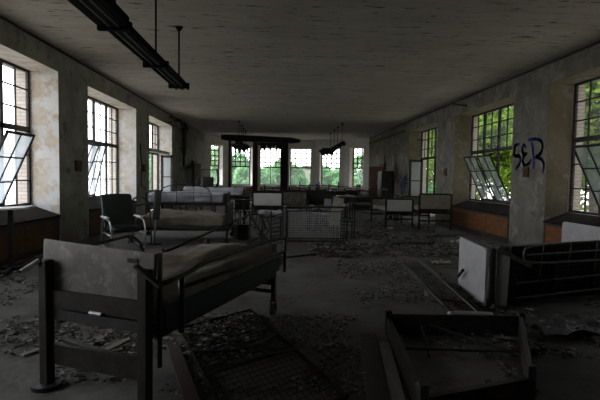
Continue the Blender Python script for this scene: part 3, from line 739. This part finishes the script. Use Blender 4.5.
for z in (.12, .3):
    m = MB(); m.tube([P0-fy*.06+ex*.05+Z*z, P0-fy*.06+ex*2.1+Z*(z+.02)], .01, 6); m.build('tie_rod', MT['rail_light'], t, world=True)

# --- pair of long pipes with cross foot, lying in front of it
t = thing('fallen_pipe_frame', 'pair of long dark pipes joined by a grey cross foot leaning over the floor', 'pipe frame', (2.1, 5.2, 0))
E0 = at(454, 315, 4.35); E1 = at(488, 316, 4.45); F0 = gr(401, 262, .04); F1 = gr(419, 260, .04)
for a, b, r in ((E0, F0, .03), (E1.lerp(E0, .12), F1, .036)):
    MB().tube([a, b], r, 8).build('long_pipe', MT['rail'], t, world=True, smooth=True)
MB().tube([E1.lerp(E0, .3)+Z*.03, (E1.lerp(E0,.3)).lerp(F1, .45)+Z*.02], .008, 6).build('thin_rod', MT['rail_light'], t, world=True)
m = MB(); ee = (E1-E0).normalized(); m.tube([E0-ee*.06+Z*.01, E0, E1, E1+ee*.05+Z*.02], [.025, .042, .042, .025], 10); m.build('cross_foot', MT['alu'], t, world=True, smooth=True)
q = E0.lerp(F0, .38); MB().tube([Vector((q.x, q.y, 0)), q], .025, 8).build('support_leg', MT['alu'], t, world=True)
q = E0.lerp(E1, .5); MB().tube([Vector((q.x, q.y+.02, 0)), q], .02, 8).build('support_leg', MT['steel'], t, world=True)
m = MB(); a = E0.lerp(F0, .2); b = E1.lerp(F1, .14); m.bar(a, b, .04, .03); m.build('cross_tie', MT['redplank'], t, world=True)

# ------------------------------------------------------------------ foreground frame lying at the bottom right
t = thing('overturned_cabinet_frame', 'dark open box frame lying on the floor at the bottom right', 'frame', (1.55, 3.5, 0))
def wallz(P, Q, h, th, nm, mt_):
    m = MB(); m.bar(P+Z*h/2, Q+Z*h/2, th, h); o = m.build(nm, mt_, t, world=True, bevel=.005); return o
q0 = Vector((.90, 4.15, 0)); q1 = Vector((1.98, 4.05, 0)); q2 = Vector((1.62, 2.95, 0)); q3 = Vector((.72, 2.85, 0))
q0 = gr(388, 334); q1 = gr(520, 336); q2 = gr(529, 398); q3 = gr(422, 420)
fp_ = wallz(q0, q1, .20, .035, 'far_side', MT['steel']); wallz(q0, q3, .17, .04, 'left_side', MT['bedmetal']); wallz(q1, q2, .20, .04, 'right_side', MT['bedmetal'])
np_ = wallz(q3, q2, .15, .05, 'near_side', MT['bedmetal'])
dv = (q2-q3).normalized(); nv = Vector((dv.y, -dv.x, 0)); m = MB(); m.bar(q3.lerp(q2, .55)+nv*.03+Z*.09, q3.lerp(q2, .82)+nv*.03+Z*.09, .01, .05); m.build('brass_plate', MT['wood'], np_, world=True)
for P in (q0, q1, q2, q3):
    m = MB(); m.box((P.x-.03, P.y-.03, 0), (P.x+.03, P.y+.03, .235)); m.build('corner_post', MT['steel'], t, world=True, bevel=.008)
m = MB(); m.tube([q0.lerp(q3, .35)+Z*.07, q1.lerp(q2, .45)+Z*.06], .012, 6); m.tube([q0.lerp(q1, .25)+Z*.09, q0.lerp(q3, .5).lerp(q1, .2)+Z*.03], .012, 6); m.tube([q0.lerp(q1, .3)+Z*.10, q1.lerp(q2, .5)+Z*.05], .009, 6); m.build('inner_rods', MT['steel'], t, world=True)

# ------------------------------------------------------------------ boards and planks on the floor
def plank(label, a, b, wd, th, mt_, name='plank', z=0.002, zb=None, group='planks and boards on the floor', cat='plank'):
    a = Vector(a); b = Vector(b); c = (a+b)/2; t = MB()
    zb = z if zb is None else zb
    t.bar((a.x-c.x, a.y-c.y, z+th/2), (b.x-c.x, b.y-c.y, zb+th/2), wd, th)
    o = t.build(name, mt_, bevel=.004); o.location = (c.x, c.y, 0)
    return tag(o, label, cat, group)
plank('wide dark board beside the open box frame at the bottom', gr(368, 336), gr(380, 412), .16, .03, MT['bedmetal'])
plank('paler grey board between dark board and box frame at the bottom', gr(384, 345), gr(401, 415), .10, .025, MT['plank'])
plank('reddish plank pointing away under the nearest bed at the bottom', gr(172, 346), gr(196, 415), .10, .04, MT['redplank'])
plank('flat wide grey board lying in rubble on the right side', gr(386, 243.5), gr(430, 243.5), .5, .03, MT['bedmetal'], z=.03)
plank('pale crooked slat in the rubble under the nearest bed', gr(74, 372), gr(128, 345), .07, .02, MT['plank'], z=.04)
plank('dark slat lying across the rubble under the nearest bed', gr(66, 350), gr(122, 369), .06, .03, MT['bedmetal'], z=.07)
plank('long grey slat behind the legs of the nearest bed', gr(60, 366), gr(104, 338), .08, .02, MT['plank'], z=.01)
plank('short grey slat left of the nearest bed', gr(22, 357), gr(42, 350), .05, .02, MT['plank'])
plank('thin stick in front of the standing wire spring', gr(287, 258), gr(345, 251), .05, .03, MT['bedmetal'])
plank('dark plank among the beds by the right radiator cover', gr(428, 237), gr(460, 236), .12, .04, MT['steel'])

MT['rust_dark'] = mat('dark_rust', (.016,.012,.009), (.03,.022,.016), 12, rough=.95, spec=.05)
# bed spring lying on the floor in front of the nearest bed
t = thing('fallen_bed_spring', 'rusty wire bed spring lying flat on the floor in front of the nearest bed', 'bed spring', (-.1, 3.9, 0))
s0 = gr(252, 312); s1 = gr(347, 402); s2 = gr(240, 428); s3 = gr(181, 334)
s0 = gr(250, 313); ed = (s1-s0)
s3 = gr(180, 332); s2 = s3+ed*.92
m = MB()
for a, b, r in ((s0, s1, .018), (s3, s2, .012), (s0, s3, .012), (s1, s2, .015)): m.tube([a+Z*.035, b+Z*.035], r, 7)
m.build('spring_border', MT['rust_dark'], t, world=True)
m = MB(); nx = 16
for k in range(1, nx):
    m.tube(curve([s0.lerp(s3, k/nx)+Z*.03, s0.lerp(s3, k/nx).lerp(s1.lerp(s2, k/nx), .5)+Vector((.02, .01, .012)), s1.lerp(s2, k/nx)+Z*.03], 1), .0025, 4)
for k in range(1, 26):
    m.tube([s0.lerp(s1, k/26)+Z*.035, s3.lerp(s2, k/26)+Z*.035], .0025, 4)
m.build('wire_mesh', MT['rust_dark'], t, world=True)
m = MB(); m.tube(curve([s0.lerp(s1, .4)+Z*.06, s0.lerp(s2, .5)+Z*.05, s3.lerp(s2, .35)+Z*.06], 2), .014, 6); m.tube(curve([s0.lerp(s1, .62)+Z*.07, s1.lerp(s3, .45)+Z*.06, s3.lerp(s2, .6)+Z*.07], 2), .012, 6); m.build('cross_wire', MT['steel'], t, world=True)

# ------------------------------------------------------------------ standing wire spring, ladder guard and tube frames in the middle
def frame_rect(m, P, Q, z0, z1, r):
    m.tube([P+Z*z0, P+Z*z1], r, 8); m.tube([Q+Z*z0, Q+Z*z1], r, 8); m.tube([P+Z*z0, Q+Z*z0], r, 8); m.tube([P+Z*z1, Q+Z*z1], r, 8)
t = thing('bed_spring', 'wire mesh bed spring standing on its long edge in the middle of the floor', 'bed spring', (.95, 10.2, 0))
P = Vector((.22, 10.25, 0)); Q = Vector((1.62, 10.25, 0))
m = MB(); frame_rect(m, P, Q, .03, .82, .022); frame_rect(m, P+Vector((.03,0,0)), Q-Vector((.14,0,0)), .10, .72, .012); m.tube([Q-Vector((.07,0,0)), Q-Vector((.07,0,-.8))], .012, 6); m.build('spring_frame', MT['steel'], t, world=True)
m = MB()
for k in range(30): x = .26+k*.0425; m.tube([(x, 10.25, .1), (x, 10.25, .72)], .006, 4)
for k in range(11): z = .14+k*.055; m.tube([(.25, 10.25, z), (1.48, 10.25, z)], .007, 4)
m.build('wire_mesh', MT['alu'], t, world=True)
m = MB()
for k in range(9): m.tube([(1.48, 10.25, .1+k*.08), (1.6, 10.25, .1+k*.08)], .012, 6)
m.build('end_coils', MT['steel'], t, world=True)

t = thing('ladder_guard', 'narrow ladder-like bed guard with slanting rungs left of the wire spring', 'bed guard', (0.0, 9.35, 0))
m = MB(); P = Vector((-.12, 9.35, 0)); Q = Vector((.13, 9.4, 0))
for p in (P, Q): m.tube([p+Z*.0, p+Z*.78], .016, 8)
m.build('upright', MT['steel'], t, world=True)
m = MB()
for k in range(8): m.tube([P+Z*(.08+k*.085), Q+Z*(.13+k*.085)], .012, 6)
m.build('rungs', MT['steel'], t, world=True)

t = thing('bare_tube_frame', 'bare bent tube bed frame with round loop behind the nearest bed', 'tube frame', (-.4, 8.2, 0))
m = MB(); a0 = at(163, 253, 5.45); a1 = at(250, 214, 8.4); m.tube(curve([a0, a0.lerp(a1, .9), a1, a1+Vector((.2, .05, .0)), a1+Vector((.3, .1, -.3))], 2), .018, 8); m.build('long_pipe', MT['rail'], t, world=True, smooth=True)
m = MB(); b0 = at(162, 265, 5.3); b1 = at(188, 250, 6.2); m.tube([b0, b1], .014, 8); m.tube([Vector((b0.x,b0.y,0)), b0, a0], .014, 8); m.build('lower_pipe', MT['rail'], t, world=True); m = MB(); m.tube([at(163,250,5.45), at(190,243,6.6)], .02, 8); m.build('upper_bar', MT['rail'], t, world=True); m = MB()
m.tube([Vector((a1.x,a1.y,0)), a1], .016, 8); m.build('upright_post', MT['rail'], t, world=True)
c = at(188, 250, 6.2); m = MB(); m.tube([c+Vector((math.cos(a)*.045, math.sin(a)*.02, math.sin(a)*.045)) for a in [k*PI/8 for k in range(17)]], .009, 6); m.build('end_ring', MT['chrome'], t, world=True)
m = MB(); c = at(262, 226, 8.6); m.tube([c+Vector((math.sin(a)*.14, 0, math.cos(a)*.19)) for a in [k*PI/12 for k in range(0, 16)]], .014, 6)
d0 = at(262, 214, 8.6); m.tube([Vector((d0.x, d0.y, 0)), d0], .028, 8); m.tube([at(249, 215, 8.5), at(267, 240, 8.6)], .018, 8); m.tube([at(240, 247, 7.9), at(268, 233, 8.6)], .014, 8)
m.build('bent_tubes', MT['steel'], t, world=True, smooth=True)

t = thing('overbed_table', 'small pedestal stand with dark box base beside the ladder guard', 'stand', (-.75, 10.7, 0))
m = MB(); m.box((-.16, -.12, .0), (.10, .14, .36)); m.build('base_box', MT['black'], t, bevel=.01)
m = MB(); m.box((-.27, -.1, .02), (-.165, .14, .36)); m.build('side_box', MT['panel_grey'], t, bevel=.01)
m = MB(); m.tube([(-.02, 0, .36), (-.02, 0, .92)], .025, 8); m.build('column', MT['steel'], t)
m = MB(); m.box((-.22, -.15, .92), (.2, .15, .95)); m.build('table_top', MT['bedmetal'], t, bevel=.005)

# tangle of dark equipment between the left beds and the white footboard
def wheelchair(label, loc, rz, grp='dark wheeled chairs in the middle'):
    t = thing('wheelchair', label, 'wheelchair', loc, rz, grp)
    for sx in (-1, 1):
        m = MB(); c = Vector((sx*.27, 0, .3)); m.tube([c+Vector((0, math.cos(a)*.29, math.sin(a)*.29)) for a in [k*PI/12 for k in range(25)]], .014, 6)
        for k in range(8): a = k*PI/4; m.tube([c, c+Vector((0, math.cos(a)*.28, math.sin(a)*.28))], .004, 4)
        m.build('wheel', MT['black'], t)
        m = MB(); x = sx*.22; m.tube(curve([(x, .25, .95), (x, .18, .9), (x, .18, .2), (x, -.3, .15)], 1), .014, 6); m.tube(curve([(x, .18, .7), (x, -.22, .7), (x, -.26, .45), (x, -.3, .15)], 1), .014, 6); m.build('side_frame', MT['rail'], t)
        m = MB(); caster(m, sx*.22, -.32, 0, .05); m.build('caster', MT['black'], t)
    m = MB(); m.box((-.22, -.22, .46), (.22, .17, .49)); m.build('seat', MT['vinyl'], t, bevel=.01)
    m = MB(); m.box((-.22, .17, .5), (.22, .19, .9)); m.build('backrest', MT['vinyl'], t, bevel=.01)
    return t
wc = wheelchair('dark wheelchair standing left of the white bed footboard', (-.95, 13.2, 0), R(25))
dup(wc, (1.25, 12.4, 0), R(-70), 'dark wheelchair behind the upper edge of the wire bed spring')

t = thing('side_table', 'small stand with pale grey top at the right end of the wire spring', 'table', (1.72, 11.2, 0))
m = MB(); m.box((-.23, -.2, 1.02), (.23, .2, 1.05)); m.build('table_top', MT['panel_grey'], t, bevel=.006)
for x, y in ((-.2,-.17),(.2,-.17),(.2,.17),(-.2,.17)): MB().bar((x, y, 0), (x, y, 1.02), .03, .03, (1, 0, 0)).build('leg', MT['steel'], t)
MB().box((-.21, -.18, .4), (.21, .18, .43)).build('shelf', MT['steel'], t)
t = thing('leaning_board', 'tan board leaning at a slant against the small grey topped stand', 'board', (1.42, 10.75, 0))
m = MB(); T = Matrix.Translation((-.06, -.1, .33)) @ Matrix.Rotation(R(11), 4, 'Y') @ Matrix.Rotation(R(-6), 4, 'X'); m.box((-.13, -.015, 0), (.12, .015, .70), T); m.build('board_face', MT['board_tan'], t, bevel=.004)
m = MB(); m.bar((-.06, -.1, 0), (-.06, -.1, .36), .03, .03, (1,0,0)); m.bar((.03, -.1, 0), (.03, -.1, .36), .03, .03, (1,0,0)); m.build('board_legs', MT['steel'], t)
def sheet(name, label, c, hx_, hy_, z, seed, mt_, wr=.04, cat='sheet', group=None):
    m = MB(); n = 12
    for j in range(n+1):
        for i in range(n+1):
            u = i/n*2-1; v = j/n*2-1
            m.v.append((u*hx_+noise.noise(Vector((u*2, v*2, seed)))*wr, v*hy_+noise.noise(Vector((u*2, v*2, seed+5)))*wr, max(.004, .01+abs(noise.noise(Vector((u*2.5, v*2.5, seed+9))))*wr*2)))
    for j in range(n):
        for i in range(n): k = j*(n+1)+i; m.f.append((k, k+1, k+n+2, k+n+1))
    o = m.build(name, mt_, smooth=True); s_ = o.modifiers.new('thick', 'SOLIDIFY'); s_.thickness = .003; s_.offset = 1
    o.location = (c[0], c[1], z); return tag(o, label, cat, group)
# blue white crumpled pack hung below the white footboard
t = thing('folded_plastic', 'crumpled blue-white folded plastic below the white bed end', 'plastic sheet', (-.16, 11.2, 0))
m = MB(); m.rbox((0, 0, .58), (.29, .12, .07), .05, 8, lambda p: p+Vector((0, 0, noise.noise(p*9)*.05))); m.build('plastic_fold', MT['plastic_sheet'], t, smooth=True)
m = MB(); m.box((-.27, -.1, 0), (-.24, .1, .52)); m.box((.24, -.1, 0), (.27, .1, .52)); m.box((-.28, -.11, .49), (.28, .11, .515)); m.build('support_trestle', MT['steel'], t)

# ------------------------------------------------------------------ armchair at the left
t = thing('armchair', 'dark green vinyl recliner armchair with bent chrome arms by left window', 'chair', (-3.12, 9.3, 0), R(34))
T = Matrix.Translation((0, .28, .42)) @ Matrix.Rotation(R(-24), 4, 'X')
m = MB(); m.rbox((0, 0, .33), (.32, .05, .38), .04, 5, lambda p: p+Vector((0, -.02*math.cos(p.x*5), 0)), T); bk = m.build('backrest', MT['vinyl'], t, smooth=True)
m = MB(); 
for x in (-.10, .10): m.box((x-.004, -.062, .02), (x+.004, -.045, .66), T)
m.build('seam', MT['black'], bk)
m = MB(); m.rbox((0, .0, .40), (.27, .28, .06), .045, 5); m.build('seat', MT['vinyl'], t, smooth=True)
for sx in (-1, 1):
    m = MB(); x = sx*.33
    m.tube(curve([(x, .42, .02), (x, .36, .60), (x, -.18, .60), (x, -.34, .52), (x, -.36, .02)], 2), .016, 8); m.tube([(x, .36, .03), (x, -.36, .03)], .014, 8); m.tube([(x, .34, .3), (x, -.34, .3)], .012, 8)
    a_ = m.build('arm_frame', MT['chrome'], t, smooth=True)
    m = MB(); m.box((x-.03, -.14, .61), (x+.03, .34, .645)); m.build('armrest', MT['panel_white'], a_, bevel=.01)
m = MB()
for y in (-.2, .2): m.tube([(-.33, y, .3), (.33, y, .3)], .012, 8)
m.tube([(-.33, .35, .55), (.33, .35, .55)], .012, 8); m.build('cross_tube', MT['chrome'], t)
t = thing('upright_bed_rail', 'tall teal-grey bed rail panel standing right of the green armchair', 'bed rail', (-2.62, 9.75, 0))
m = MB(); T = Matrix.Rotation(R(4), 4, 'Y'); m.rbox((.0, 0, .86), (.075, .02, .32), .018, 3, None, T); m.build('rail_panel', MT['vinyl'], t, smooth=True)
m = MB(); m.tube([(-.01, .03, 0), (.05, .03, 1.15)], .02, 8); m.build('rail_pole', MT['chrome'], t, smooth=True)
m = MB(); m.bar((-.14, .03, .012), (.14, .03, .012), .04, .024); m.bar((0, -.12, .012), (0, .16, .012), .04, .022); m.build('rail_foot', MT['steel'], t)
t = tag(MB().tube(curve([(-3.2, 9.9, .0), (-3.2, 9.9, 1.02), (-2.75, 9.9, 1.02), (-2.72, 9.9, .0)], 2), .014, 8).build('tube_hoop', MT['rail'], smooth=True), 'thin dark tube hoop standing behind the green armchair', 'tube hoop')

# overbed table at the far left
t = thing('overbed_table', 'over-bed table with pale top on one leg by the nearest left window', 'table', (-3.98, 6.85, 0), R(14))
m = MB(); T = Matrix.Rotation(R(-3), 4, 'Y'); m.box((-.34, -.26, .955), (.36, .26, .98), T); m.build('table_top', MT['panel_white'], t, bevel=.006)
m = MB(); m.box((-.03, .1, .06), (.035, .16, .955)); m.build('column', MT['bedmetal'], t)
m = MB(); m.bar((0, -.3, .05), (0, .32, .05), .05, .04); m.bar((-.3, .13, .05), (.25, .13, .05), .05, .04); m.build('base', MT['bedmetal'], t)
m = MB()
for x, y in ((0, -.28), (0, .3)): m.cyl((x-.015, y, .03), (x+.015, y, .03), .03)
m.build('caster', MT['chrome'], t)
# monitor-like seat back silhouette before the bay
t = thing('high_back_chair', 'black high-backed chair with overhead bar before the leftmost bay window', 'chair', (-2.85, 18.6, 0), R(6))
m = MB(); m.rbox((0, .1, 1.18), (.24, .05, .27), .045, 4); m.build('backrest', MT['black'], t, smooth=True)
m = MB(); m.rbox((0, -.15, .6), (.25, .26, .06), .04, 4); m.build('seat', MT['black'], t, smooth=True)
for x in (-.22, .22):
    for y in (-.36, .1): MB().bar((x, y, 0), (x, y, .6 if y < 0 else 1.0), .035, .035, (1, 0, 0)).build('leg', MT['steel'], t)
m = MB(); m.tube(curve([(-.45, .25, 0), (-.45, .25, 1.74), (.36, .25, 1.74)], 1), .02, 8); m.tube(curve([(.36, .25, 1.78), (.42, .25, 1.5), (.42, .25, 1.2), (.3, .25, .9), (.3, .25, 0)], 2), .045, 8); m.build('overhead_bar', MT['steel'], t)

# white boards at the right edge
t = thing('loose_headboard', 'loose white laminate headboard leaning on the nearest right radiator cover', 'headboard', (5.1, 7.15, 0))
m = MB(); T = Matrix.Translation((-.12, 0, .13)) @ Matrix.Rotation(R(14), 4, 'Y') @ Matrix.Rotation(R(-90), 4, 'X')
P1 = at(578, 237, 7.9); P2 = at(581, 222, 7.9)
m.prism(rounded(Vector((0, -.62, 0)), Vector((.0, .62, 0)), .12, .78, .06), (.025, 0, 0)); m.build('panel', MT['panel_dull'], t)
m = MB(); 
for y in (-.5, .5): m.bar((.04, y, 0), (.04, y, .7), .03, .03, (1, 0, 0))
m.build('post', MT['bedmetal'], t)

t = thing('bed_rail_rack', 'dark rack of upright bed rails beside the low beds on the right', 'rack', (1.9, 20.3, 0))
for zz in (.3, .75, 1.12): MB().tube([(-.9, 0, zz), (.9, 0, zz)], .025, 8).build('rack_rail', MT['steel'], t)
for k in range(5):
    MB().tube([(-.88+k*.44, 0, 0), (-.88+k*.44, 0, 1.2 if k % 2 else 1.3)], .025, 8).build('rack_post', MT['steel'], t)
t = thing('stool', 'small dark round stool near the middle of the bay', 'stool', (.1, 23.6, 0))
MB().cyl((0, 0, .58), (0, 0, .64), .19, 20).build('seat', MT['black'], t)
for k in range(4):
    a = k*PI/2+.4; MB().tube([(math.cos(a)*.12, math.sin(a)*.12, .58), (math.cos(a)*.22, math.sin(a)*.22, 0)], .015, 6).build('leg', MT['steel'], t)
# ------------------------------------------------------------------ rubble
random.seed(77)
def patch(m, x0, x1, y0, y1, n, s0_, s1_, pile=.03):
    for _ in range(n):
        x = random.uniform(x0, x1); y = random.uniform(y0, y1)
        if noise.noise(Vector((x*1.3, y*1.3, 5))) < -.12: continue
        s = random.uniform(s0_, s1_)*random.uniform(.5, 1); a = random.uniform(0, PI); z = .004+random.random()**2*pile
        c, d = math.cos(a)*s, math.sin(a)*s; k = random.uniform(.25, .9); tz = random.uniform(-.3, .3)*s
        th = .004+.15*s
        vs = [(x-c, y-d, z), (x+d*k, y-c*k, z+abs(tz)*.5), (x+c, y+d, z+abs(tz)), (x-d*k, y+c*k, z+abs(tz)*.3)]
        m.prism(vs, (0, 0, th))
m1 = MB(); m2 = MB()
for args in ((-2.6,-.2,3.2,5.2,1500,.01,.045,.06), (-.8,.9,3.0,4.8,1200,.008,.03,.02), (.2,2.0,8.3,9.9,700,.02,.08,.08), (1.4,4.9,8.0,12.2,1700,.015,.07,.06), (2.0,4.6,3.6,5.2,1500,.012,.05,.07), (-4.3,-2.6,4.5,9,900,.01,.05,.04),
             (1.0,2.6,5.2,8,700,.01,.04,.04), (.9,1.9,3,4.2,400,.01,.03,.03), (-2,5,12,20,1200,.02,.08,.04), (3.6,5.5,5.5,9,700,.01,.06,.06)):
    patch(m1 if False else m2, *args); patch(m1, *args[:4], int(args[4]*.5), *args[5:])
patch(m1, -4.2, 5.4, 2.6, 26, 1600, .006, .03, .0)
for mm, nm, mt_, lab in ((m1, 'paint_flakes', 'debris', 'pale flakes of fallen paint and plaster scattered over the floor'), (m2, 'rubble', 'debris_dark', 'dark crumbled rubble heaped in drifts over the floor')):
    o = mm.build(nm, MT[mt_]); o['kind'] = 'stuff'; tag(o, lab, 'debris')
sheet('paper_sheet', 'pale crumpled paper in the rubble before the standing wire spring', (gr(321, 248).x, gr(321, 248).y), .16, .1, .0, 3, MT['paper'], cat='paper', group='papers on the floor')
sheet('paper_sheet', 'small pale scrap on the right floor near the casters', (gr(391, 229).x, gr(391, 229).y), .08, .08, .0, 8, MT['paper'], cat='paper', group='papers on the floor')
sheet('paper_sheet', 'greenish white crumpled paper left of the white headboard', (gr(457, 243).x, gr(457, 243).y), .16, .14, .0, 13, MT['paper'], cat='paper', group='papers on the floor')
sheet('paper_sheet', 'pale strip of paper beside the long pipes', (gr(441, 264).x, gr(441, 264).y), .17, .07, .0, 18, MT['board_tan'], cat='paper', group='papers on the floor')
sheet('cloth_heap', 'dark crumpled cloth heap on the floor at the right edge', (2.95, 4.35), .45, .35, .02, 23, MT['steel'], wr=.06, cat='cloth')
